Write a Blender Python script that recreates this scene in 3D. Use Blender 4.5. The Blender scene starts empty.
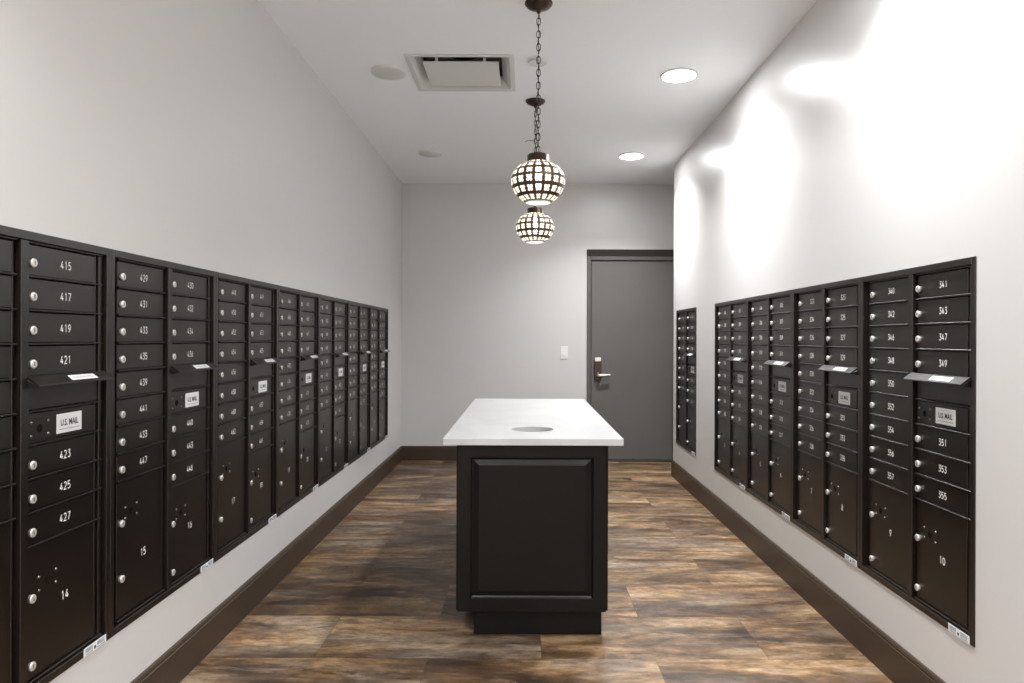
import bpy, bmesh, math, random
from mathutils import Vector, Matrix
random.seed(7)
PI = math.pi
S = bpy.context.scene
COL = S.collection

# ------------------------------------------------------------------ layout (metres; camera looks along +Y)
F = 700.0                       # focal length in pixels of the 1024-wide frame
CAM_H = 1.37
XL, XR = -1.375, 1.495          # side wall planes
Y_BACK, Y_END, Y_REAR = 7.86, 7.0, -2.4
X_ALC = 2.5
CEIL = 3.105

# ------------------------------------------------------------------ materials
def new_mat(name):
    m = bpy.data.materials.new(name); m.use_nodes = True
    nt = m.node_tree
    return m, nt, nt.nodes['Principled BSDF']

def plain(name, col, rough=0.5, metal=0.0, spec=0.5, bump=0.0, bscale=300.0, var=0.0, vscale=3.0):
    m, nt, b = new_mat(name)
    b.inputs['Base Color'].default_value = (*col, 1)
    b.inputs['Roughness'].default_value = rough
    b.inputs['Metallic'].default_value = metal
    b.inputs['Specular IOR Level'].default_value = spec
    tc = nt.nodes.new('ShaderNodeTexCoord')
    if bump:
        n = nt.nodes.new('ShaderNodeTexNoise'); n.inputs['Scale'].default_value = bscale; n.inputs['Detail'].default_value = 2
        nt.links.new(tc.outputs['Object'], n.inputs['Vector'])
        bp = nt.nodes.new('ShaderNodeBump'); bp.inputs['Strength'].default_value = bump; bp.inputs['Distance'].default_value = 0.002
        nt.links.new(n.outputs['Fac'], bp.inputs['Height']); nt.links.new(bp.outputs['Normal'], b.inputs['Normal'])
    if var:
        n = nt.nodes.new('ShaderNodeTexNoise'); n.inputs['Scale'].default_value = vscale; n.inputs['Detail'].default_value = 4
        nt.links.new(tc.outputs['Object'], n.inputs['Vector'])
        mr = nt.nodes.new('ShaderNodeMapRange')
        mr.inputs['To Min'].default_value = 1 - var; mr.inputs['To Max'].default_value = 1 + var
        nt.links.new(n.outputs['Fac'], mr.inputs['Value'])
        mx = nt.nodes.new('ShaderNodeVectorMath'); mx.operation = 'SCALE'; mx.inputs[0].default_value = col
        nt.links.new(mr.outputs['Result'], mx.inputs['Scale']); nt.links.new(mx.outputs['Vector'], b.inputs['Base Color'])
    return m

def emitter(name, col, strength):
    m, nt, b = new_mat(name)
    b.inputs['Base Color'].default_value = (0.8, 0.8, 0.8, 1)
    b.inputs['Emission Color'].default_value = (*col, 1)
    b.inputs['Emission Strength'].default_value = strength
    return m

M = {}
M['wall'] = plain('wall_paint', (0.635, 0.622, 0.614), 0.35, spec=0.5, bump=0.03, bscale=90)
M['ceiling'] = plain('ceiling_paint', (0.915, 0.935, 0.955), 0.55, spec=0.4, bump=0.03, bscale=90)
M['base'] = plain('baseboard_paint', (0.046, 0.029, 0.017), 0.45)
M['bronze'] = plain('bronze_powder_coat', (0.0085, 0.0050, 0.0034), 0.34, spec=0.70, bump=0.12, bscale=420, var=0.12, vscale=9)
M['gap'] = plain('dark_recess', (0.006, 0.005, 0.004), 0.8, spec=0.1)  # near-black colour carries the shade inside gaps, keyholes and the duct opening
M['print'] = plain('white_print', (0.86, 0.85, 0.82), 0.6)
M['ink'] = plain('black_ink', (0.02, 0.022, 0.026), 0.6)
M['sticker'] = plain('label_stock', (0.80, 0.81, 0.82), 0.5)
M['sticker_grey'] = plain('label_grey_print', (0.30, 0.33, 0.37), 0.5)
M['chrome'] = plain('lock_nickel', (0.78, 0.76, 0.72), 0.38, metal=0.55)
M['rivet'] = plain('rivet_metal', (0.22, 0.20, 0.18), 0.35, metal=1.0)
M['cab'] = plain('cabinet_black_paint', (0.0040, 0.0037, 0.0032), 0.36, spec=0.28, bump=0.02, bscale=120)
M['door'] = plain('door_grey_paint', (0.128, 0.123, 0.117), 0.42, var=0.10, vscale=2.0)
M['jamb'] = plain('jamb_grey_paint', (0.105, 0.100, 0.094), 0.42)
M['header'] = plain('header_dark', (0.035, 0.031, 0.028), 0.45)  # darker than the jambs; the threshold uses it too
M['plastic'] = plain('white_plastic', (0.80, 0.80, 0.80), 0.35)
M['disc'] = plain('disc_white_plastic', (0.70, 0.69, 0.68), 0.5)
M['grille'] = plain('diffuser_white_paint', (0.66, 0.655, 0.64), 0.5)
M['duct'] = plain('duct_dark', (0.10, 0.10, 0.09), 0.6)
M['brown_metal'] = plain('antique_brown_metal', (0.055, 0.036, 0.026), 0.38, metal=0.7)
M['chain'] = plain('dark_bronze_chain', (0.045, 0.036, 0.030), 0.35, metal=0.8)
M['lever'] = plain('satin_nickel', (0.50, 0.48, 0.46), 0.28, metal=1.0)
M['plate'] = plain('lock_plate_bronze', (0.10, 0.075, 0.058), 0.35, metal=0.8)
M['down'] = emitter('downlight_lens', (0.975, 0.99, 1.0), 52.0)
M['bulb'] = emitter('bulb_glow', (1.0, 0.95, 0.88), 42.0)
M['liner'] = plain('chute_grey', (0.34, 0.33, 0.32), 0.4)

# quartz top
def quartz():
    m, nt, b = new_mat('white_quartz')
    tc = nt.nodes.new('ShaderNodeTexCoord')
    n = nt.nodes.new('ShaderNodeTexNoise'); n.inputs['Scale'].default_value = 2.2; n.inputs['Detail'].default_value = 7; n.inputs['Distortion'].default_value = 1.2
    nt.links.new(tc.outputs['Object'], n.inputs['Vector'])
    r = nt.nodes.new('ShaderNodeValToRGB')
    r.color_ramp.elements[0].position = 0.40; r.color_ramp.elements[0].color = (0.50, 0.50, 0.505, 1)
    r.color_ramp.elements[1].position = 0.55; r.color_ramp.elements[1].color = (0.55, 0.55, 0.553, 1)
    nt.links.new(n.outputs['Fac'], r.inputs['Fac']); nt.links.new(r.outputs['Color'], b.inputs['Base Color'])
    b.inputs['Roughness'].default_value = 0.28
    return m
M['quartz'] = quartz()

# floor: vinyl planks laid across the room
def floor_mat():
    m, nt, b = new_mat('rustic_plank_floor')
    N, L = nt.nodes, nt.links
    def math_(op, a, bb=None):
        n = N.new('ShaderNodeMath'); n.operation = op
        for i, v in enumerate((a, bb)):
            if v is None: continue
            if isinstance(v, (int, float)): n.inputs[i].default_value = v
            else: L.new(v, n.inputs[i])
        return n.outputs[0]
    tc = N.new('ShaderNodeTexCoord')
    mp = N.new('ShaderNodeMapping'); mp.inputs['Location'].default_value = (0.4075, -0.265, 0)
    L.new(tc.outputs['Object'], mp.inputs['Vector'])
    br = N.new('ShaderNodeTexBrick')
    br.offset = 0.5; br.offset_frequency = 2; br.squash = 1.0
    br.inputs['Color1'].default_value = (0, 0, 0, 1); br.inputs['Color2'].default_value = (1, 1, 1, 1); br.inputs['Mortar'].default_value = (0.5, 0.5, 0.5, 1)
    br.inputs['Scale'].default_value = 1.0; br.inputs['Mortar Size'].default_value = 0.0011; br.inputs['Mortar Smooth'].default_value = 0.1
    br.inputs['Bias'].default_value = 0.0; br.inputs['Brick Width'].default_value = 0.975; br.inputs['Row Height'].default_value = 0.455
    L.new(mp.outputs['Vector'], br.inputs['Vector'])
    rnd = N.new('ShaderNodeSeparateColor'); L.new(br.outputs['Color'], rnd.inputs['Color'])
    r = rnd.outputs[0]
    sep = N.new('ShaderNodeSeparateXYZ'); L.new(mp.outputs['Vector'], sep.inputs['Vector'])
    def coords(sx, sy, k):
        c = N.new('ShaderNodeCombineXYZ')
        L.new(math_('MULTIPLY', sep.outputs[0], sx), c.inputs[0]); L.new(math_('MULTIPLY', sep.outputs[1], sy), c.inputs[1])
        L.new(math_('MULTIPLY', r, k), c.inputs[2]); return c.outputs[0]
    def noise(vec, sc, det, rough=0.55, dist=0.0):
        n = N.new('ShaderNodeTexNoise'); n.inputs['Scale'].default_value = sc; n.inputs['Detail'].default_value = det
        n.inputs['Roughness'].default_value = rough; n.inputs['Distortion'].default_value = dist
        L.new(vec, n.inputs['Vector']); return n.outputs['Fac']
    def ramp(fac, stops):
        n = N.new('ShaderNodeValToRGB'); cr = n.color_ramp
        while len(cr.elements) < len(stops): cr.elements.new(0.5)
        for e, (p, c) in zip(cr.elements, stops): e.position = p; e.color = (*c, 1)
        L.new(fac, n.inputs['Fac']); return n.outputs['Color']
    def mix(fac, a, bb, mode='MIX'):
        n = N.new('ShaderNodeMix'); n.data_type = 'RGBA'; n.blend_type = mode
        if isinstance(fac, (int, float)): n.inputs[0].default_value = fac
        else: L.new(fac, n.inputs[0])
        for i, v in ((6, a), (7, bb)):
            if isinstance(v, tuple): n.inputs[i].default_value = (*v, 1)
            else: L.new(v, n.inputs[i])
        return n.outputs[2]
    broad = noise(coords(1.5, 5.0, 9.0), 1.0, 8, 0.64, 0.7)
    col = ramp(broad, [(0.32, (0.030, 0.020, 0.014)), (0.42, (0.080, 0.049, 0.028)), (0.50, (0.150, 0.094, 0.052)),
                       (0.57, (0.265, 0.178, 0.098)), (0.66, (0.39, 0.30, 0.205))])
    grey = noise(coords(1.1, 4.4, 13.0), 1.0, 5, 0.62, 0.5)
    gm = ramp(grey, [(0.50, (0, 0, 0)), (0.62, (1, 1, 1))])
    gcol = ramp(noise(coords(1.8, 11.0, 31.0), 1.3, 6, 0.66), [(0.36, (0.055, 0.048, 0.050)), (0.64, (0.27, 0.245, 0.215))])
    gsep = N.new('ShaderNodeSeparateColor'); L.new(gm, gsep.inputs['Color'])
    col = mix(math_('MULTIPLY', gsep.outputs[0], 0.62), col, gcol)
    fine = noise(coords(9.0, 70.0, 11.0), 1.0, 5, 0.7)
    fr = ramp(fine, [(0.30, (0.80, 0.79, 0.78)), (0.70, (1.18, 1.18, 1.18))])
    col = mix(1.0, col, fr, 'MULTIPLY')
    dark = noise(coords(3.2, 15.0, 71.0), 1.0, 6, 0.75, 0.8)
    dm = ramp(dark, [(0.60, (1, 1, 1)), (0.68, (0.30, 0.29, 0.32))])
    col = mix(1.0, col, dm, 'MULTIPLY')
    mott = noise(coords(16.0, 30.0, 5.0), 1.0, 5, 0.7)
    mo = ramp(mott, [(0.34, (0.62, 0.61, 0.60)), (0.66, (1.30, 1.31, 1.32))])
    col = mix(1.0, col, mo, 'MULTIPLY')
    big = ramp(noise(coords(0.8, 2.6, 17.0), 1.0, 3, 0.5), [(0.34, (0.52, 0.50, 0.49)), (0.66, (1.30, 1.26, 1.20))])
    col = mix(1.0, col, big, 'MULTIPLY')
    cream = ramp(noise(coords(2.6, 10.0, 41.0), 1.0, 7, 0.72, 0.5), [(0.55, (0, 0, 0)), (0.70, (1, 1, 1))])
    csep = N.new('ShaderNodeSeparateColor'); L.new(cream, csep.inputs['Color'])
    col = mix(math_('MULTIPLY', csep.outputs[0], 0.55), col, (0.38, 0.32, 0.25))
    pl = ramp(r, [(0.0, (0.88, 0.84, 0.78)), (1.0, (1.20, 1.11, 1.00))])
    col = mix(1.0, col, pl, 'MULTIPLY')
    col = mix(math_('MULTIPLY', br.outputs['Fac'], 0.7), col, (0.05, 0.036, 0.027))
    L.new(col, b.inputs['Base Color'])
    rr = N.new('ShaderNodeMapRange'); rr.inputs['To Min'].default_value = 0.34; rr.inputs['To Max'].default_value = 0.52
    L.new(fine, rr.inputs['Value']); L.new(rr.outputs['Result'], b.inputs['Roughness'])
    bp = N.new('ShaderNodeBump'); bp.inputs['Strength'].default_value = 0.25; bp.inputs['Distance'].default_value = 0.002
    L.new(fine, bp.inputs['Height']); L.new(bp.outputs['Normal'], b.inputs['Normal'])
    return m
M['floor'] = floor_mat()

# lamp shade: brown metal pierced with flowers of frosted glass (UV: one cell per flower)
def shade_mat():
    m, nt, b = new_mat('pierced_shade')
    N, L = nt.nodes, nt.links
    def mt(op, a, bb=None, c=None):
        n = N.new('ShaderNodeMath'); n.operation = op
        for i, v in enumerate((a, bb, c)):
            if v is None: continue
            if isinstance(v, (int, float)): n.inputs[i].default_value = v
            else: L.new(v, n.inputs[i])
        return n.outputs[0]
    uv = N.new('ShaderNodeUVMap')
    s = N.new('ShaderNodeSeparateXYZ'); L.new(uv.outputs['UV'], s.inputs['Vector'])
    u = mt('SUBTRACT', mt('FRACT', s.outputs[0]), 0.5)
    v = mt('SUBTRACT', mt('FRACT', s.outputs[1]), 0.5)
    rad = mt('SQRT', mt('ADD', mt('MULTIPLY', u, u), mt('MULTIPLY', v, v)))
    ang = mt('ARCTAN2', v, u)
    petal = mt('ABSOLUTE', mt('SINE', mt('MULTIPLY', ang, 2.0)))
    lim = mt('ADD', mt('MULTIPLY', petal, 0.19), 0.215)
    hole = mt('GREATER_THAN', rad, 0.055)
    mask = mt('MULTIPLY', mt('LESS_THAN', rad, lim), hole)
    b.inputs['Base Color'].default_value = (0.075, 0.052, 0.038, 1); b.inputs['Metallic'].default_value = 0.5; b.inputs['Roughness'].default_value = 0.4
    tr = N.new('ShaderNodeBsdfTranslucent'); tr.inputs['Color'].default_value = (0.50, 0.45, 0.37, 1)
    df = N.new('ShaderNodeBsdfDiffuse'); df.inputs['Color'].default_value = (0.50, 0.47, 0.42, 1)
    tp = N.new('ShaderNodeBsdfTransparent')
    m1 = N.new('ShaderNodeMixShader'); m1.inputs[0].default_value = 0.25; L.new(tr.outputs[0], m1.inputs[1]); L.new(df.outputs[0], m1.inputs[2])
    m2 = N.new('ShaderNodeMixShader'); m2.inputs[0].default_value = 0.16; L.new(m1.outputs[0], m2.inputs[1]); L.new(tp.outputs[0], m2.inputs[2])
    m3 = N.new('ShaderNodeMixShader'); L.new(mask, m3.inputs[0]); L.new(b.outputs[0], m3.inputs[1]); L.new(m2.outputs[0], m3.inputs[2])
    L.new(m3.outputs[0], nt.nodes['Material Output'].inputs['Surface'])
    return m
M['shade'] = shade_mat()
def frosted():
    m, nt, b = new_mat('frosted_glass')
    N, L = nt.nodes, nt.links
    tr = N.new('ShaderNodeBsdfTranslucent'); tr.inputs['Color'].default_value = (0.85, 0.82, 0.76, 1)
    tp = N.new('ShaderNodeBsdfTransparent')
    mx = N.new('ShaderNodeMixShader'); mx.inputs[0].default_value = 0.3
    L.new(tr.outputs[0], mx.inputs[1]); L.new(tp.outputs[0], mx.inputs[2]); L.new(mx.outputs[0], nt.nodes['Material Output'].inputs['Surface'])
    return m
M['frost'] = frosted()

# ------------------------------------------------------------------ mesh helpers
class MB:
    """Collects shapes, each with its own material slot, into ONE mesh."""
    def __init__(self): self.v, self.f, self.mi, self.mats, self.sm = [], [], [], [], []
    def slot(self, m):
        if m not in self.mats: self.mats.append(m)
        return self.mats.index(m)
    def add(self, vs, fs, m, smooth=False):
        o = len(self.v); self.v += [tuple(p) for p in vs]; k = self.slot(m)
        for f in fs:
            self.f.append([i + o for i in f]); self.mi.append(k); self.sm.append(smooth)
    def box(self, x0, x1, y0, y1, z0, z1, m):
        vs = [(x, y, z) for z in (z0, z1) for y in (y0, y1) for x in (x0, x1)]
        self.add(vs, [(0, 2, 3, 1), (4, 5, 7, 6), (0, 1, 5, 4), (2, 6, 7, 3), (0, 4, 6, 2), (1, 3, 7, 5)], m)
    def quad(self, pts, m): self.add(pts, [tuple(range(len(pts)))], m)
    def lathe(self, prof, m, n=24, axis='z', origin=(0, 0, 0), smooth=True, cap0=True, cap1=True):
        """prof: list of (radius, height)."""
        vs, fs = [], []
        for r, h in prof:
            for i in range(n):
                a = 2 * PI * i / n; c, s = r * math.cos(a), r * math.sin(a)
                p = {'z': (c, s, h), 'y': (c, h, s), 'x': (h, c, s)}[axis]
                vs.append((p[0] + origin[0], p[1] + origin[1], p[2] + origin[2]))
        for k in range(len(prof) - 1):
            for i in range(n):
                j = (i + 1) % n
                fs.append((k * n + i, k * n + j, (k + 1) * n + j, (k + 1) * n + i))
        self.add(vs, fs, m, smooth)
        if cap0: self.add(vs[:n], [tuple(range(n))[::-1]], m)
        if cap1: self.add(vs[-n:], [tuple(range(n))], m)
    def tube(self, pts, r, m, n=8, closed=False):
        pts = [Vector(p) for p in pts]; vs, fs = [], []; K = len(pts)
        for i, p in enumerate(pts):
            if closed: d = pts[(i + 1) % K] - pts[i - 1]
            else: d = pts[min(i + 1, K - 1)] - pts[max(i - 1, 0)]
            d.normalize()
            up = Vector((0, 0, 1)) if abs(d.z) < 0.9 else Vector((0.37, 0.93, 0))
            if closed and hasattr(self, '_nrm'): up = self._nrm
            a = d.cross(up).normalized(); b = d.cross(a).normalized()
            for k in range(n):
                t = 2 * PI * k / n; vs.append(p + a * r * math.cos(t) + b * r * math.sin(t))
        for i in range(K if closed else K - 1):
            j = (i + 1) % K
            for k in range(n):
                l = (k + 1) % n; fs.append((i * n + k, i * n + l, j * n + l, j * n + k))
        self.add(vs, fs, m, True)
        if not closed:
            self.add(vs[:n], [tuple(range(n))], m); self.add(vs[-n:], [tuple(range(n))[::-1]], m)
    def mesh(self, name):
        me = bpy.data.meshes.new(name); me.from_pydata(self.v, [], self.f)
        for m in self.mats: me.materials.append(m)
        me.polygons.foreach_set('material_index', self.mi); me.polygons.foreach_set('use_smooth', self.sm)
        bm = bmesh.new(); bm.from_mesh(me); bmesh.ops.recalc_face_normals(bm, faces=bm.faces); bm.to_mesh(me); bm.free()
        me.update(); return me
    def build(self, name, parent=None, loc=None, bevel=0.0, seg=2):
        o = link(name, self.mesh(name), parent, loc)
        if bevel: add_bevel(o, bevel, seg)
        return o

def add_bevel(o, w, seg=2):
    b = o.modifiers.new('bevel', 'BEVEL'); b.width = w; b.segments = seg; b.limit_method = 'ANGLE'; b.angle_limit = math.radians(50)

def link(name, me, parent=None, loc=None):
    o = bpy.data.objects.new(name, me); COL.objects.link(o)
    if parent is not None: o.parent = parent
    if loc is not None: o.location = loc
    return o

def empty(name, loc, rz=0):
    o = bpy.data.objects.new(name, None); COL.objects.link(o); o.location = loc; o.rotation_euler = (0, 0, rz)
    o.empty_display_size = 0.1; return o

def tag(o, label, cat, group=None, kind=None):
    o['label'] = label; o['category'] = cat
    if group: o['group'] = group
    if kind: o['kind'] = kind
    return o

def cells(u0, u1, v0, v1, holes):
    us = sorted({u0, u1, *[h[0] for h in holes], *[h[1] for h in holes]}); vs = sorted({v0, v1, *[h[2] for h in holes], *[h[3] for h in holes]})
    for i in range(len(us) - 1):
        for j in range(len(vs) - 1):
            cu, cv = (us[i] + us[i + 1]) / 2, (vs[j] + vs[j + 1]) / 2
            if not any(h[0] < cu < h[1] and h[2] < cv < h[3] for h in holes):
                yield us[i], us[i + 1], vs[j], vs[j + 1]

# ------------------------------------------------------------------ room shell
UW, UH = 0.791, 1.295                         # one mailbox unit
ZL, ZR = 0.368, 0.353                         # bottoms of the two banks
L0 = 1.533                                    # near end of left bank; 7 units
R0, RN = 2.313, 4                             # near end of right bank; 4 units
RS = 6.068                                    # lone unit
e = 0.012
AC = (-0.742, -0.066, 4.27, 4.895)            # air diffuser in the ceiling

mb = MB(); mb.box(XL - .2, X_ALC + .2, Y_REAR - .2, Y_BACK + .2, -.1, 0, M['floor'])
tag(mb.build('floor'), 'brown and grey rustic wood plank floor', 'floor', kind='structure')

mb = MB()
for a, b_, c, d in cells(XL - .2, X_ALC + .2, Y_REAR - .2, Y_BACK + .2, [(AC[0] + .02, AC[1] - .02, AC[2] + .02, AC[3] - .02)]):
    mb.box(a, b_, c, d, CEIL, CEIL + .15, M['ceiling'])
tag(mb.build('ceiling'), 'smooth white painted ceiling', 'ceiling', kind='structure')

mb = MB()
for a, b_, c, d in cells(Y_REAR - .2, Y_BACK + .2, 0, CEIL, [(L0 + e, L0 + 7 * UW - e, ZL + e, ZL + UH - e)]):
    mb.box(XL - .2, XL, a, b_, c, d, M['wall'])
tag(mb.build('wall_left'), 'warm white left wall above and below the long mailbox bank', 'wall', kind='structure')
mb = MB()
for a, b_, c, d in cells(Y_REAR - .2, Y_END, 0, CEIL, [(R0 + e, R0 + RN * UW - e, ZR + e, ZR + UH - e), (RS + e, RS + UW - e, ZR + e, ZR + UH - e)]):
    mb.box(XR, XR + .2, a, b_, c, d, M['wall'])
mb.box(XR + .2, X_ALC, Y_END - .2, Y_END, 0, CEIL, M['wall'])
tag(mb.build('wall_right'), 'bright white right wall ending short of the grey door', 'wall', kind='structure')
DX0, DX1, DZ1 = 0.757, 1.677, 2.246           # door slab
mb = MB()
for a, b_, c, d in cells(XL, X_ALC + .2, 0, CEIL, [(DX0 - .03, DX1 + .03, 0, DZ1 + .03)]):
    mb.box(a, b_, Y_BACK, Y_BACK + .2, c, d, M['wall'])
tag(mb.build('wall_back'), 'greige back wall with the grey door', 'wall', kind='structure')
mb = MB(); mb.box(XL, XR, Y_REAR - .2, Y_REAR, 0, CEIL, M['wall'])
tag(mb.build('wall_front'), 'plain white wall behind the viewer', 'wall', kind='structure')
mb = MB(); mb.box(X_ALC, X_ALC + .2, Y_END - .2, Y_BACK, 0, CEIL, M['wall'])
tag(mb.build('wall_alcove'), 'short wall closing the door alcove', 'wall', kind='structure')

def baseboard(name, p0, p1, out, label):
    """Profile swept from p0 to p1; out = unit vector away from the wall."""
    H, T = 0.160, 0.015
    prof = [(0, 0), (T, 0), (T, H - .022), (T - .003, H - .019), (T - .003, H - .016), (T - .001, H - .012), (T - .006, H - .003), (T - .009, H), (0, H)]
    p0, p1, out = Vector(p0), Vector(p1), Vector(out)
    n = len(prof); vs = [p + out * a + Vector((0, 0, z)) for p in (p0, p1) for a, z in prof]
    fs = [(i, (i + 1) % n, n + (i + 1) % n, n + i) for i in range(n)] + [tuple(range(n))[::-1], tuple(range(n, 2 * n))]
    m_ = MB(); m_.add(vs, fs, M['base'])
    return tag(m_.build(name), label, 'baseboard', kind='structure')
baseboard('baseboard_left', (XL, Y_REAR, 0), (XL, Y_BACK, 0), (1, 0, 0), 'dark brown baseboard along the left wall')
baseboard('baseboard_right', (XR, Y_REAR, 0), (XR, Y_END + .015, 0), (-1, 0, 0), 'dark brown baseboard along the right wall')
baseboard('baseboard_back', (XL, Y_BACK, 0), (DX0 - .06, Y_BACK, 0), (0, -1, 0), 'dark brown baseboard under the light switch on the back wall')
baseboard('baseboard_alcove', (XR, Y_END, 0), (X_ALC, Y_END, 0), (0, 1, 0), 'dark brown baseboard round the alcove corner')

# ------------------------------------------------------------------ grey door
mb = MB()
mb.box(DX0, DX1, Y_BACK + .012, Y_BACK + .056, .012, DZ1, M['door'])
door = mb.build('door_1', bevel=.002); tag(door, 'flat grey metal door with a lever handle at the end of the room', 'door', kind='structure')
mb = MB()
def frame_run(x0, x1, z0, z1, y0, m=M['jamb']): mb.box(x0, x1, y0, Y_BACK + .15, z0, z1, m)
frame_run(DX0 - .052, DX0 - .006, 0, DZ1 + .05, Y_BACK - .012)
frame_run(DX1 + .006, DX1 + .052, 0, DZ1 + .05, Y_BACK - .012)
frame_run(DX0 - .006, DX1 + .006, DZ1 + .006, DZ1 + .05, Y_BACK - .012)
mb.box(DX0 - .03, DX1 + .03, Y_BACK + .060, Y_BACK + .15, 0, DZ1 + .03, M['gap'])
mb.build('door_frame', door, bevel=.003)
mb = MB()
hp = [(.0, .050), (-.016, .050), (-.036, .112), (-.040, .112), (-.040, .124), (.0, .128)]
vs = [(x, Y_BACK + a, DZ1 + z) for x in (DX0 - .052, DX1 + .052) for a, z in hp]; n = len(hp)
mb.add(vs, [(i, (i + 1) % n, n + (i + 1) % n, n + i) for i in range(n)] + [tuple(range(n)), tuple(range(n, 2 * n))], M['header'])
o = mb.build('door_header', door, bevel=.002)
mb = MB(); mb.box(DX0 - .05, DX1 + .05, Y_BACK - .05, Y_BACK + .06, 0, .010, M['header'])
mb.build('door_threshold', door, bevel=.003)
# escutcheon: tall stadium plate
hx, hz = 0.829, 1.02
mb = MB()
w, z0, z1 = .041, hz - .125, hz + .145
pts = [(hx + w * math.cos(t), z1 - w + w * math.sin(t) * .9) for t in [PI * i / 12 for i in range(13)]]
pts += [(hx + w * math.cos(t), z0 + w + w * math.sin(t) * .9) for t in [PI + PI * i / 12 for i in range(13)]]
yb, yf = Y_BACK + .012, Y_BACK - .014
n = len(pts); vs = [(x, yb, z) for x, z in pts] + [(x, yf, z) for x, z in pts]
mb.add(vs, [tuple(range(n)), tuple(range(n, 2 * n))] + [(i, (i + 1) % n, n + (i + 1) % n, n + i) for i in range(n)], M['plate'])
plate = mb.build('lock_plate', door, bevel=.006, seg=3)
mb = MB()
mb.box(hx - .034, hx + .034, Y_BACK - .024, Y_BACK - .012, hz + .096, hz + .140, M['plastic'])
mb.build('card_reader', plate, bevel=.010, seg=3)
mb = MB()
mb.lathe([(.030, 0), (.030, -.012), (.020, -.018), (.014, -.048)], M['lever'], 20, 'y', (hx, Y_BACK - .012, hz - .06), cap1=True)
mb.tube([(hx, Y_BACK - .062, hz - .060), (hx + .02, Y_BACK - .066, hz - .060), (hx + .07, Y_BACK - .066, hz - .057), (hx + .135, Y_BACK - .060, hz - .058)], .0170, M['lever'], 12)
mb.build('lever_handle', door, bevel=0)

# light switch
sw = empty('light_switch', (.451, Y_BACK, 1.212))
tag(sw, 'white rocker light switch on the back wall left of the grey door', 'light switch')
mb = MB(); mb.box(-.041, .041, -.007, 0, -.070, .070, M['plastic']); mb.build('cover_plate', sw, bevel=.004, seg=3)
mb = MB()
mb.add([(-.018, -.0075, -.035), (.018, -.0075, -.035), (.018, -.0075, .035), (-.018, -.0075, .035), (-.018, -.0125, -.033), (.018, -.0125, -.033), (.018, -.0085, .033), (-.018, -.0085, .033)],
       [(4, 5, 6, 7), (0, 1, 5, 4), (1, 2, 6, 5), (2, 3, 7, 6), (3, 0, 4, 7), (0, 3, 2, 1)], M['plastic'])
mb.build('rocker', sw)

# ------------------------------------------------------------------ island
IX0, IX1, IY0, IY1, IZ = -.365, .4525, 3.165, 5.265, .917
TH = .031
cab = empty('island_cabinet', (.0395, 4.22, 0))
tag(cab, 'black painted island cabinet with a raised panel under the white countertop', 'cabinet')
cx0, cx1, cy0, cy1, cz0, cz1 = -.3385, .3405, 3.213 - 4.22, 5.222 - 4.22, .122, IZ - TH
mb = MB()                                     # open-topped carcass
t = .02
mb.box(cx0, cx1, cy0, cy0 + t, cz0, cz1, M['cab']); mb.box(cx0, cx1, cy1 - t, cy1, cz0, cz1, M['cab'])
mb.box(cx0, cx0 + t, cy0 + t, cy1 - t, cz0, cz1, M['cab']); mb.box(cx1 - t, cx1, cy0 + t, cy1 - t, cz0, cz1, M['cab'])
mb.box(cx0 + t, cx1 - t, cy0 + t, cy1 - t, cz0, cz0 + t, M['cab'])
mb.build('carcass', cab)
mb = MB(); mb.box(-.229 - .038, .362 - .038, 3.24 - 4.22, 5.16 - 4.22, 0, cz0, M['cab']); mb.build('toe_kick', cab, bevel=.002)

def panel(width, height):
    """Raised-panel face in local x (width), z (height), front at y=-0.018, origin at bottom centre."""
    rings = [(0, -.0165), (.0015, -.018), (.059, -.018), (.0635, -.010), (.070, -.006), (.0715, -.006), (.0960, -.0150), (.0975, -.0150)]
    m_ = MB(); vs, fs = [], []
    for d, y in [(0, 0)] + rings:
        vs += [(-width / 2 + d, y, d), (width / 2 - d, y, d), (width / 2 - d, y, height - d), (-width / 2 + d, y, height - d)]
    k = len(vs) // 4
    for r in range(k - 1):
        for i in range(4):
            j = (i + 1) % 4; fs.append((r * 4 + i, r * 4 + j, r * 4 + 4 + j, r * 4 + 4 + i))
    fs.append(tuple(range(4 * (k - 1), 4 * k)))
    m_.add(vs, fs, M['cab']); return m_
pw = cx1 - cx0
panel(pw, cz1 - cz0).build('end_panel', cab, (0, cy0, cz0))
o = panel(pw, cz1 - cz0).build('end_panel', cab, (0, cy1, cz0)); o.rotation_euler.z = PI
for k in range(3):                            # long sides
    yy = cy0 + (k + .5) * (cy1 - cy0) / 3; wd = (cy1 - cy0) / 3 - .004
    o = panel(wd, cz1 - cz0).build('side_panel', cab, (cx1, yy, cz0)); o.rotation_euler.z = PI / 2
    o.scale.y = .5
    o = panel(wd, cz1 - cz0).build('side_panel', cab, (cx0, yy, cz0)); o.rotation_euler.z = -PI / 2
    o.scale.y = .5

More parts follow.
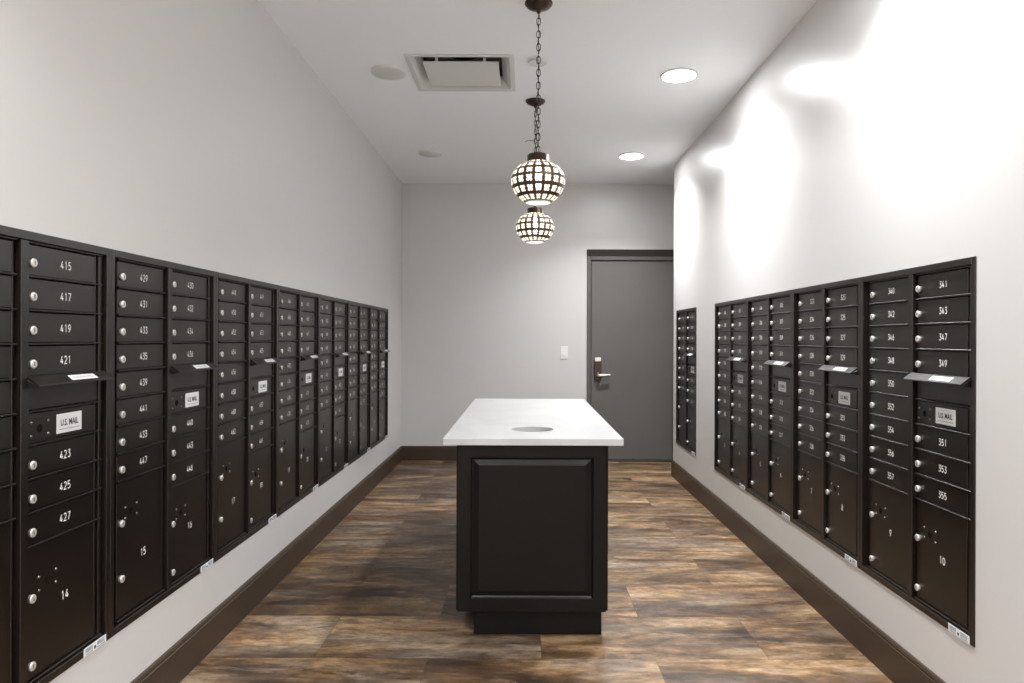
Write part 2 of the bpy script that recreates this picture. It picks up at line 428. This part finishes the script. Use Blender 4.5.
# countertop with a round waste hole
hcx, hcy, hr = .043, 3.504, .105
bm = bmesh.new()
NR = 48
def add_ring(z):
    out, inn = [], []
    for i in range(NR):
        a = 2 * PI * i / NR + PI / NR
        dx, dy = math.cos(a), math.sin(a)
        inn.append(bm.verts.new((hcx + hr * dx, hcy + hr * dy, z)))
    return inn
def corners(z): return [bm.verts.new(p + (z,)) for p in ((IX0, IY0), (IX1, IY0), (IX1, IY1), (IX0, IY1))]
it, ib, ct, cb = add_ring(IZ), add_ring(IZ - TH), corners(IZ), corners(IZ - TH)
for i in range(NR): bm.faces.new((it[i], it[(i + 1) % NR], ib[(i + 1) % NR], ib[i]))
for i in range(4): bm.faces.new((ct[i], ct[(i + 1) % 4], cb[(i + 1) % 4], cb[i]))
for ring, cor in ((it, ct), (ib, cb)):
    edges = [bm.edges.get((ring[i], ring[(i + 1) % NR])) for i in range(NR)] + [bm.edges.get((cor[i], cor[(i + 1) % 4])) for i in range(4)]
    bmesh.ops.triangle_fill(bm, use_beauty=True, use_dissolve=False, edges=edges)
bmesh.ops.recalc_face_normals(bm, faces=bm.faces)
me = bpy.data.meshes.new('countertop'); bm.to_mesh(me); bm.free(); me.materials.append(M['quartz'])
top = link('countertop', me); add_bevel(top, .0015, 2)
tag(top, 'white quartz countertop with a round waste hole resting on the black island cabinet', 'countertop')
mb = MB(); mb.lathe([(hr + .004, IZ - TH - .002), (hr + .004, .45)], M['liner'], 40, 'z', (hcx, hcy, 0), cap0=False, cap1=True)
mb.build('waste_chute', cab, (-.0395, -4.22, 0))

# ------------------------------------------------------------------ lettering
DIG = {
 '0': [[(.5, 1), (.15, .88), (.05, .5), (.15, .12), (.5, 0), (.85, .12), (.95, .5), (.85, .88), (.5, 1)]],
 '1': [[(.25, .82), (.58, 1), (.58, 0)]],
 '2': [[(.06, .80), (.25, .97), (.6, 1), (.9, .82), (.85, .55), (.05, 0), (.95, 0)]],
 '3': [[(.08, 1), (.92, 1), (.45, .60), (.80, .52), (.95, .28), (.78, .06), (.45, 0), (.05, .12)]],
 '4': [[(.62, 0), (.62, .62)], [(.55, 1), (.03, .26), (.97, .26)]],
 '5': [[(.88, 1), (.2, 1), (.12, .55), (.55, .62), (.9, .45), (.92, .2), (.6, 0), (.05, .08)]],
 '6': [[(.72, 1), (.25, .65), (.07, .3), (.25, .03), (.6, 0), (.92, .2), (.85, .5), (.5, .6), (.12, .42)]],
 '7': [[(.05, 1), (.95, 1), (.35, 0)]],
 '8': [[(.5, .54), (.15, .68), (.15, .9), (.5, 1), (.85, .9), (.85, .68), (.5, .54), (.08, .36), (.08, .12), (.5, 0), (.92, .12), (.92, .36), (.5, .54)]],
 '9': [[(.28, 0), (.75, .35), (.93, .7), (.75, .97), (.4, 1), (.08, .8), (.15, .5), (.5, .4), (.88, .58)]],
}
def number_mesh(text, h):
    w, gap, st = h * .56, h * .20, h * .135
    m_ = MB(); total = len(text) * w + (len(text) - 1) * gap
    x0 = -total / 2
    for ch in text:
        for li, line in enumerate(DIG[ch]):
            P = [(x0 + x * w, (z - .5) * h) for x, z in line]
            L_, R_ = [], []
            for i, p in enumerate(P):
                a = P[max(i - 1, 0)]; b_ = P[min(i + 1, len(P) - 1)]
                if i and i < len(P) - 1:
                    d1 = Vector((p[0] - a[0], p[1] - a[1])).normalized(); d2 = Vector((b_[0] - p[0], b_[1] - p[1])).normalized()
                    nn = Vector((-(d1 + d2).y, (d1 + d2).x))
                    nn = nn.normalized() if nn.length > 1e-6 else Vector((-d1.y, d1.x))
                    k = min(1.0 / max(nn.dot(Vector((-d1.y, d1.x))), .4), 1.8)
                else:
                    d = Vector((b_[0] - a[0], b_[1] - a[1])).normalized(); nn = Vector((-d.y, d.x)); k = 1
                L_.append((p[0] + nn.x * st / 2 * k, p[1] + nn.y * st / 2 * k)); R_.append((p[0] - nn.x * st / 2 * k, p[1] - nn.y * st / 2 * k))
            yo = -.0004 - .00008 * li
            vs = [(x, yo, z) for x, z in L_] + [(x, yo, z) for x, z in R_]; n = len(P)
            m_.add(vs, [(i, i + 1, n + i + 1, n + i) for i in range(n - 1)], M['print'])
        x0 += w + gap
    return m_.mesh('number')

def text_verts(s, size, squash=.8, bold=.0):
    c = bpy.data.curves.new('t', 'FONT'); c.body = s; c.size = size; c.align_x = 'CENTER'; c.align_y = 'CENTER'; c.offset = bold; c.resolution_u = 2
    o = bpy.data.objects.new('t', c); COL.objects.link(o)
    dg = bpy.context.evaluated_depsgraph_get(); me = bpy.data.meshes.new_from_object(o.evaluated_get(dg))
    vs = [(v.co.x * squash, v.co.y) for v in me.vertices]; fs = [tuple(p.vertices) for p in me.polygons]
    bpy.data.objects.remove(o); bpy.data.curves.remove(c); bpy.data.meshes.remove(me)
    return vs, fs

# ------------------------------------------------------------------ mailbox unit (local: x = viewer's right, y = into the wall, z up)
P = .095; ZT = UH - .028                       # row pitch, top of the rows
YD = .0125                                      # face of the doors
COLX = (-.3725, .0155)                         # left edge of each column
DOORX = ((.040, .338), (.010, .315))           # door extent inside its column
def col_x(c): return COLX[c]

def frame_mesh():
    m_ = MB(); o_, i_ = .3950, .3725
    yf, yb = -.004, .036
    m_.box(-o_, -i_, yf, yb, 0, UH, M['bronze']); m_.box(i_, o_, yf, yb, 0, UH, M['bronze'])
    m_.box(-i_, i_, yf, yb, UH - .025, UH, M['bronze']); m_.box(-i_, i_, yf, yb, 0, .025, M['bronze'])
    return m_.mesh('trim_frame')
def face_mesh(left_rows):
    m_ = MB()
    m_.box(-.3725, .3725, .042, .10, .025, UH - .025, M['gap'])
    m_.box(-.0155, .0155, -.001, .041, .025, UH - .025, M['bronze'])
    for c, rows in ((0, left_rows), (1, 9)):
        a = col_x(c); d0, d1 = DOORX[c]
        strips = ((.002, d0 - .008, .020), (d1 + .004, d1 + .012, .014)) if c == 0 else ((d1 + .005, d1 + .013, .014), (d1 + .018, .349, .008))
        end = strips[-1][1]
        for k in range(rows + 1):
            z = ZT - P * k
            m_.box(a + d0 - .004, a + end, .0045, .041, z - .0032, z + .0028, M['bronze'])
        m_.box(a + d0 - .004, a + end, .0045, .041, .027, .034, M['bronze'])
        for x0, x1, y in strips:
            m_.box(a + x0, a + x1, y, .041, .034, ZT - .0025, M['bronze'])
    return m_.mesh('face_frame')
def door_mesh(z0, z1, key_plate=None, w_=.3, name='mailbox_door'):
    m_ = MB()
    m_.box(0, w_, YD, YD + .020, z0, z1, M['bronze'])
    if key_plate is not None:
        kx, kz = key_plate
        for dx in (-.036, .036):
            for dz in (-.019, .019):
                m_.lathe([(.0052, YD - .0006), (.0044, YD - .0030), (.0018, YD - .0040)], M['rivet'], 8, 'y', (kx + dx, 0, kz + dz), cap0=False)
        m_.lathe([(.0120, YD - .0007), (.0100, YD - .0008)], M['gap'], 14, 'y', (kx, 0, kz), smooth=False, cap0=False)
    return m_.mesh(name)
def lock_mesh():
    m_ = MB()
    m_.lathe([(.0112, 0), (.0116, -.0015), (.0116, -.0040), (.0130, -.0050), (.0130, -.0080), (.0120, -.0098), (.0090, -.0104)], M['chrome'], 18, 'y')
    m_.box(-.0012, .0012, -.0110, -.0102, -.0055, .0055, M['ink'])
    return m_.mesh('lock')
def hood_mesh():
    m_ = MB(); x0, x1 = -.006, .349
    prof = [(.010, -.004), (.002, .002), (-.002, .001), (-.032, -.022), (-.0325, -.0265), (-.029, -.0265), (.000, -.006), (.010, -.016)]
    n = len(prof); vs = [(x, y, z) for x in (x0, x1) for y, z in prof]
    m_.add(vs, [(i, (i + 1) % n, n + (i + 1) % n, n + i) for i in range(n)], M['bronze'])
    for k in (0, n): m_.add([vs[k + i] for i in range(n)], [(0, 1, 2, 3, 6, 7), (3, 4, 5, 6)], M['bronze'])
    # closed cheek under each end
    for x in (x0, x1 - .003):
        m_.add([(x + dx, y, z) for dx in (0, .003) for y, z in ((-.029, -.0255), (.010, -.004), (.010, -.034))], [(0, 1, 2), (3, 4, 5), (0, 1, 4, 3), (1, 2, 5, 4), (2, 0, 3, 5)], M['bronze'])
    return m_.mesh('hood')
def hood_label_mesh():
    m_ = MB(); d = Vector((-.030, -.023)).normalized(); nrm = Vector((d.y, -d.x))
    def p(x, t, off=.0007):
        q = Vector((-.002, .001)) + d * t - nrm * 0
        up = Vector((-.61, .79)) * off
        return (x, q.x + up.x, q.y + up.y)
    m_.quad([p(.150, .030), p(.275, .030), p(.275, .008), p(.150, .008)], M['sticker'])
    vs, fs = text_verts('OUTGOING MAIL', .0125, .95)
    m_.add([p(.2125 + x, .019 - y, .0011) for x, y in vs], fs, M['sticker_grey'])
    return m_.mesh('hood_label')
def mail_label_mesh():
    m_ = MB()
    m_.box(-.0585, .0585, -.0012, 0, -.029, .029, M['sticker'])
    vs, fs = text_verts('U.S. MAIL', .026, .78, .0007)
    m_.add([(x, -.0016, z + .001) for x, z in vs], fs, M['ink'])
    m_.box(-.047, .047, -.0017, -.0012, -.0185, -.0165, M['sticker_grey'])
    return m_.mesh('mail_label')
def sticker_mesh():
    m_ = MB(); m_.box(-.058, .058, -.0010, 0, -.0135, .0135, M['sticker'])
    rs = random.Random(3)
    for a, b_ in ((-.050, -.014), (.010, .050)):
        x = a
        while x < b_:
            w_ = rs.choice((.0012, .002, .003)); m_.box(x, x + w_, -.0014, -.0010, -.004, .010, M['sticker_grey']); x += w_ + rs.choice((.0012, .002))
        m_.box(a, b_, -.0014, -.0010, -.0095, -.0065, M['sticker_grey'])
    m_.box(-.006, .003, -.0014, -.0010, -.008, .002, M['ink'])
    return m_.mesh('barcode_sticker')

ME = dict(frame=frame_mesh(), face8=face_mesh(8), face9=face_mesh(9), lock=lock_mesh(), hood=hood_mesh(), hoodlab=hood_label_mesh(), mail=mail_label_mesh(), sticker=sticker_mesh())
WD = [d1 - d0 for d0, d1 in DOORX]
Z0, Z1 = .0040, P - .0060
ME['door0'] = door_mesh(Z0, Z1, None, WD[0]); ME['door1'] = door_mesh(Z0, Z1, None, WD[1])
ME['slot'] = door_mesh(Z0, Z1, None, WD[1] + .016, 'slot_plate'); ME['lockpanel'] = door_mesh(Z0, Z1, (.052, .043), WD[1], 'lock_panel')
for c_, rows in ((0, 8), (0, 9), (1, 9)):
    ztop = ZT - P * rows
    ME['parcel%d%d' % (c_, rows)] = door_mesh(.037, ztop - .0060, (.088, ztop - .118), WD[c_], 'parcel_door')
NUM = {}
def number(text, h):
    k = (text, h)
    if k not in NUM: NUM[k] = number_mesh(text, h)
    return NUM[k]
bev = []
def part(name, me, parent, loc=(0, 0, 0), bevel=0):
    o_ = link(name, me, parent, loc)
    if bevel: add_bevel(o_, bevel, 1)
    return o_

def mailbox_unit(loc, rz, left_rows, left_nums, right_nums, parcels, label, group):
    root = empty('mailbox_unit', loc, rz); tag(root, label, 'mailboxes', group)
    part('trim_frame', ME['frame'], root, bevel=.0016)
    part('face_frame', ME['face%d' % left_rows], root, bevel=.0018)
    for c, rows, nums, pn in ((0, left_rows, left_nums, parcels[0]), (1, 9, right_nums, parcels[1])):
        a = col_x(c) + DOORX[c][0]; nums = list(nums)
        lx, mid = ((.023, .163), (.016, .161))[c]
        for k in range(rows):
            z = ZT - P * (k + 1)
            if c == 1 and k == 4:
                part('slot_plate', ME['slot'], root, (a, 0, z), .0012)
                h_ = part('hood', ME['hood'], root, (col_x(c), 0, z + P + .003), .0008)
                part('hood_label', ME['hoodlab'], h_); continue
            if c == 1 and k == 5:
                q = part('lock_panel', ME['lockpanel'], root, (a, 0, z), .0012)
                part('mail_label', ME['mail'], q, (.182, YD - .0002, .0455))
                m_ = q; continue
            d = part('mailbox_door', ME['door%d' % c], root, (a, 0, z), .0012)
            part('lock', ME['lock'], d, (lx, YD - .0002, .038))
            if nums:
                part('number', number(nums.pop(0), .0225), d, (mid + .004, YD, .0455))
        ztop = ZT - P * rows
        d = part('parcel_door', ME['parcel%d%d' % (c, rows)], root, (a, 0, 0), .0012)
        part('lock', ME['lock'], d, (lx, YD - .0002, ztop - .148))
        part('lock', ME['lock'], d, (lx, YD - .0002, ztop - .338))
        if pn: part('number', number(pn, .0255), d, (mid + .004, YD, ztop - (.286 if rows == 8 else .189)))
    part('barcode_sticker', ME['sticker'], root, (.314, -.0042, .0135))
    return root

def seq(a, n, st=2): return [str(a + st * i) for i in range(n)]
LEFT = [
 ([], ['415', '417', '419', '421', '423', '425', '427'], ('', '14'), 'dark bronze mailboxes cut by left photo edge, doors 415 to 427'),
 (['429', '431', '433', '435', '439', '441', '433', '447'], ['430', '432', '434', '436', '440', '443', '446'], ('15', '16'), 'dark bronze mailboxes on the left wall with doors 429 and 430 at top'),
 (['448', '450', '452', '454', '456', '458', '460', '462'], ['449', '451', '453', '455', '457', '459', '461'], ('17', '18'), 'dark bronze mailboxes on the left wall with parcel door 17'),
 (seq(464, 8), seq(463, 7), ('19', '20'), 'dark bronze left wall mailboxes, fourth unit from the far corner'),
 (seq(480, 8), seq(479, 7), ('21', '22'), 'dark bronze left wall mailboxes, third unit from the far corner'),
 (seq(496, 8), seq(495, 7), ('23', '24'), 'dark bronze left wall mailboxes, second unit from the far corner'),
 (seq(512, 8), seq(511, 7), ('25', '26'), 'dark bronze left wall mailboxes at the far end of the bank, by the back corner'),
]
for i, (ln, rn, pc, lab) in enumerate(LEFT):
    mailbox_unit((XL, L0 + (i + .5) * UW, ZL), PI / 2, 8, ln, rn, pc, lab, 'mailbox bank on the left wall')
RIGHT = [
 (['340', '342', '346', '348', '350', '352', '354', '356', '357'], ['341', '343', '347', '349', '351', '353', '355'], ('9', '10'), 'dark bronze mailboxes nearest on the right wall, doors 340 and 341 at top'),
 (seq(322, 9), ['323', '325', '327', '329', '331', '333', '335'], ('7', '8'), 'dark bronze right wall mailboxes with parcel doors 7 and 8, beside unit 340'),
 (seq(304, 9), seq(305, 7), ('5', '6'), 'dark bronze right wall mailboxes, second unit from the far end of the four-unit bank'),
 (seq(286, 9), seq(287, 7), ('3', '4'), 'dark bronze right wall mailboxes at the far end of the four-unit bank'),
]
for i, (ln, rn, pc, lab) in enumerate(RIGHT):
    mailbox_unit((XR, R0 + (i + .5) * UW, ZR), -PI / 2, 9, ln, rn, pc, lab, 'mailbox bank on the right wall')
mailbox_unit((XR, RS + .5 * UW, ZR), -PI / 2, 8, seq(201, 8), seq(202, 7), ('1', '2'), 'lone dark bronze mailbox unit on the right wall nearest the grey door', None)

# ------------------------------------------------------------------ ceiling fittings
BEAM, BEAM_ANGLE = 16.0, 128.0
def disc(name, x, y, r, label, cat, group, lens, dim=1.0):
    root = empty(name, (x, y, CEIL)); tag(root, label, cat, group)
    m_ = MB(); m_.lathe([(r, 0), (r, -.006), (r - .003, -.012), (r - .008, -.014), (r - .010, -.012)], M['disc'], 40, cap0=False, cap1=False)
    m_.build('trim_ring', root)
    m_ = MB(); m_.lathe([(r - .009, -.0115), (r - .05, -.0135), (.01, -.0128)], lens, 40, cap0=False)
    m_.build('lens', root)
    if lens is M['down']:
        ld = bpy.data.lights.new('downlight_beam', 'AREA'); ld.shape = 'DISK'; ld.size = .19; ld.energy = BEAM * dim; ld.spread = math.radians(BEAM_ANGLE); ld.color = (.975, .99, 1.0)
        lo = bpy.data.objects.new('downlight_beam', ld); COL.objects.link(lo); lo.parent = root; lo.location = (0, 0, -.0150)
    return root
DL = 'lit round recessed downlights'
for y, lab in ((4.59, 'lit round ceiling downlight nearest, right of the pendant lamps'), (6.62, 'lit round ceiling downlight farthest, right of the pendants near the grey door'),
               (2.56, 'lit round ceiling downlight over the near right mailboxes, out of frame'), (.53, 'lit round ceiling downlight above the viewer on the right'), (-1.5, 'lit round ceiling downlight behind the viewer on the right')):
    disc('downlight', 1.010, y, .118, lab, 'downlight', DL, M['down'], .75 if y < 3 else 1.05)
for y, lab in ((.53, 'added unseen fill downlight above the viewer on the left'), (-1.5, 'added unseen fill downlight behind the viewer on the left')):
    disc('downlight', -.885, y, .118, lab, 'downlight', DL, M['down'], 1.2)  # left pair is out of view, added as fill light
def cover(x, y, r, label, group):
    root = empty('ceiling_cover', (x, y, CEIL)); tag(root, label, 'ceiling cover', group)
    m_ = MB(); m_.lathe([(r, 0), (r, -.010), (r - .006, -.016), (r - .016, -.017)], M['disc'], 40, cap0=False); m_.build('rim', root)
    m_ = MB(); m_.lathe([(r - .016, -.0168), (r - .020, -.0195), (.01, -.0205)], M['grille'], 40, cap0=False); m_.build('cover_plate', root)
cover(-.885, 4.557, .116, 'larger looking white ceiling disc left of the square air diffuser', 'flat white ceiling discs')
cover(-.880, 6.55, .112, 'flat white ceiling disc beyond the air diffuser, toward the back wall', 'flat white ceiling discs')
mb = MB(); mb.lathe([(.040, 0), (.040, -.008), (.062, -.010), (.062, -.013), (.058, -.0145)], M['disc'], 32, cap0=False)
o = mb.build('ceiling_sprinkler_cover', None, (.080, 4.38, CEIL)); tag(o, 'small faint white sprinkler disc on the ceiling behind the pendant chain', 'sprinkler cover')

# square plaque air diffuser
ac = empty('air_diffuser', ((AC[0] + AC[1]) / 2, (AC[2] + AC[3]) / 2, CEIL)); tag(ac, 'white square ceiling air diffuser with a flat centre plaque', 'air vent')
hw, hd = (AC[1] - AC[0]) / 2, (AC[3] - AC[2]) / 2
mb = MB()
rings = [(hw, hd, .0), (hw, hd, -.008), (hw - .030, hd - .030, -.008), (hw - .034, hd - .034, -.002), (hw - .085, hd - .060, .055), (hw - .085, hd - .060, .075)]
vs, fs = [], []
for a, b_, z in rings: vs += [(-a, -b_, z), (a, -b_, z), (a, b_, z), (-a, b_, z)]
for r in range(len(rings) - 1):
    for i in range(4):
        j = (i + 1) % 4; fs.append((r * 4 + i, r * 4 + j, r * 4 + 4 + j, r * 4 + 4 + i))
mb.add(vs, fs, M['grille']); mb.build('frame', ac)
mb = MB()
a, b_ = hw - .10, hd - .095
mb.box(-a, a, -b_ + .026, b_ + .004, -.006, .004, M['grille']); mb.build('plaque', ac, (0, .0, 0), bevel=.003)
mb = MB()
mb.box(-hw + .02, hw - .02, -hd + .02, hd - .02, .135, .14, M['duct'])
for s in (-1, 1):
    mb.box(s * (hw - .021), s * (hw - .019), -hd + .02, hd - .02, .0, .14, M['duct']); mb.box(-hw + .02, hw - .02, s * (hd - .021), s * (hd - .019), .0, .14, M['duct'])
mb.lathe([(.12, .1345), (.10, .134)], M['gap'], 32, cap0=False)
for x in (-.15, .15): mb.box(x - .008, x + .008, -b_ + .01, -b_ + .03, .0, .135, M['grille'])
mb.build('plenum', ac)

# ------------------------------------------------------------------ pendant lamps
def shade_obj(root):
    A, CT, CB, NU, NV = .140, .100, .131, 72, 40
    th0, th1 = math.radians(64), math.radians(-63)
    bm = bmesh.new(); uvl = bm.loops.layers.uv.new('UVMap'); rows = []
    for j in range(NV + 1):
        th = th0 + (th1 - th0) * j / NV; c = CT if th > 0 else CB
        rows.append([bm.verts.new((A * math.cos(th) * math.cos(2 * PI * i / NU), A * math.cos(th) * math.sin(2 * PI * i / NU), c * math.sin(th))) for i in range(NU)])
    def vv(j):
        th = math.degrees(th0 + (th1 - th0) * j / NV); return (th - 15) / 22 + .5 + 10
    for j in range(NV):
        for i in range(NU):
            k = (i + 1) % NU
            f = bm.faces.new((rows[j][i], rows[j + 1][i], rows[j + 1][k], rows[j][k])); f.smooth = True
            for lp, (uu, jj) in zip(f.loops, ((i, j), (i, j + 1), (i + 1, j + 1), (i + 1, j))): lp[uvl].uv = (uu * 18 / NU, vv(jj))
    me = bpy.data.meshes.new('shade'); bm.to_mesh(me); bm.free(); me.materials.append(M['shade'])
    link('shade', me, root)
    zt, zb = CT * math.sin(th0), CB * math.sin(th1); rt, rb = A * math.cos(th0), A * math.cos(th1)
    return zt, zb, rt, rb
def pendant(x, y, zc, label):
    root = empty('pendant_lamp', (x, y, zc)); tag(root, label, 'pendant lamp', 'pierced globe pendant lamps')
    zt, zb, rt, rb = shade_obj(root)
    H = CEIL - zc
    m_ = MB(); m_.lathe([(rt + .002, zt - .003), (.056, zt + .004), (.057, zt + .036), (.050, zt + .041), (.012, zt + .043), (.009, zt + .055)], M['brown_metal'], 32, cap0=False); m_.build('collar', root)
    m_ = MB(); m_.lathe([(rb + .003, zb + .003), (rb + .004, zb - .004), (rb - .002, zb - .005), (rb - .004, zb + .002)], M['plastic'], 40, cap0=False, cap1=False); m_.build('bottom_rim', root)
    m_ = MB(); m_.lathe([(rb - .003, zb), (.02, zb - .001)], M['frost'], 40, cap0=False); m_.build('diffuser', root)
    m_ = MB(); m_.lathe([(.010, .060), (.014, .045), (.024, .020), (.029, -.005), (.026, -.027), (.014, -.040), (.003, -.043)], M['bulb'], 20); m_.build('bulb', root)
    m_ = MB(); m_.lathe([(.072, H), (.072, H - .006), (.060, H - .020), (.030, H - .034), (.012, H - .040), (.010, H - .052)], M['brown_metal'], 32, cap0=False); m_.build('canopy', root)
    z0, z1 = zt + .050, H - .046
    n = round((z1 - z0) / .0335); pitch = (z1 - z0) / n
    m_ = MB()
    for k in range(n):
        c = z0 + pitch * (k + .5); hl, hw_ = pitch * .5 + .003, .0095
        pts = []
        for i in range(14):
            t_ = 2 * PI * i / 14
            q = (hw_ * math.copysign(abs(math.cos(t_)) ** .8, math.cos(t_)), c + hl * math.copysign(abs(math.sin(t_)) ** .8, math.sin(t_)))
            pts.append((q[0], 0, q[1]) if k % 2 == 0 else (0, q[0], q[1]))
        m_._nrm = Vector((0, 1, 0)) if k % 2 == 0 else Vector((1, 0, 0))
        m_.tube(pts, .0024, M['chain'], 6, closed=True)
    m_.build('chain', root)
    m_ = MB()
    pts = [(.004 * math.cos(i * 1.3), .004 * math.sin(i * 1.3), z0 + (z1 - z0) * i / 40) for i in range(41)]
    m_.tube(pts, .0021, M['ink'], 6); m_.build('cord', root)
    return root, zt
pendant(.0700, 3.62, 2.190, 'nearer, larger looking pierced brown globe pendant lamp on a long chain')
far, zt = pendant(.0780, 5.11, 2.190, 'farther, smaller looking pierced brown globe pendant lamp, below the nearer one')
mb = MB(); mb.tube([(0, 0, .62), (-.02, 0, .624), (-.05, 0, .626), (-.075, 0, .618)], .0022, M['ink'], 6); mb.build('wire_end', far)

# ------------------------------------------------------------------ camera, world, colour
cam = bpy.data.cameras.new('camera'); co = bpy.data.objects.new('camera', cam); COL.objects.link(co); S.camera = co
cam.sensor_width = 36.0; cam.sensor_fit = 'HORIZONTAL'; cam.lens = 36.0 * F / 1024
cam.shift_x = (512 - 524) / 1024; cam.shift_y = (338.5 - 341.5) / 1024
cam.clip_start = .02
co.matrix_world = Matrix.Translation((0, 0, CAM_H)) @ Matrix.Rotation(PI / 2, 4, 'X') @ Matrix.Rotation(math.radians(0.2), 4, 'Z')

w_ = bpy.data.worlds.new('world'); S.world = w_; w_.use_nodes = True
w_.node_tree.nodes['Background'].inputs['Color'].default_value = (.02, .02, .02, 1)
S.view_settings.view_transform = 'Standard'; S.view_settings.look = 'None'
S.view_settings.gamma = 1.0; S.view_settings.use_curve_mapping = False; S.view_settings.exposure = 1.08
S.cycles.max_bounces = 12; S.cycles.diffuse_bounces = 8; S.cycles.glossy_bounces = 4; S.cycles.transparent_max_bounces = 16
S.cycles.use_denoising = True; S.cycles.sample_clamp_indirect = 6.0
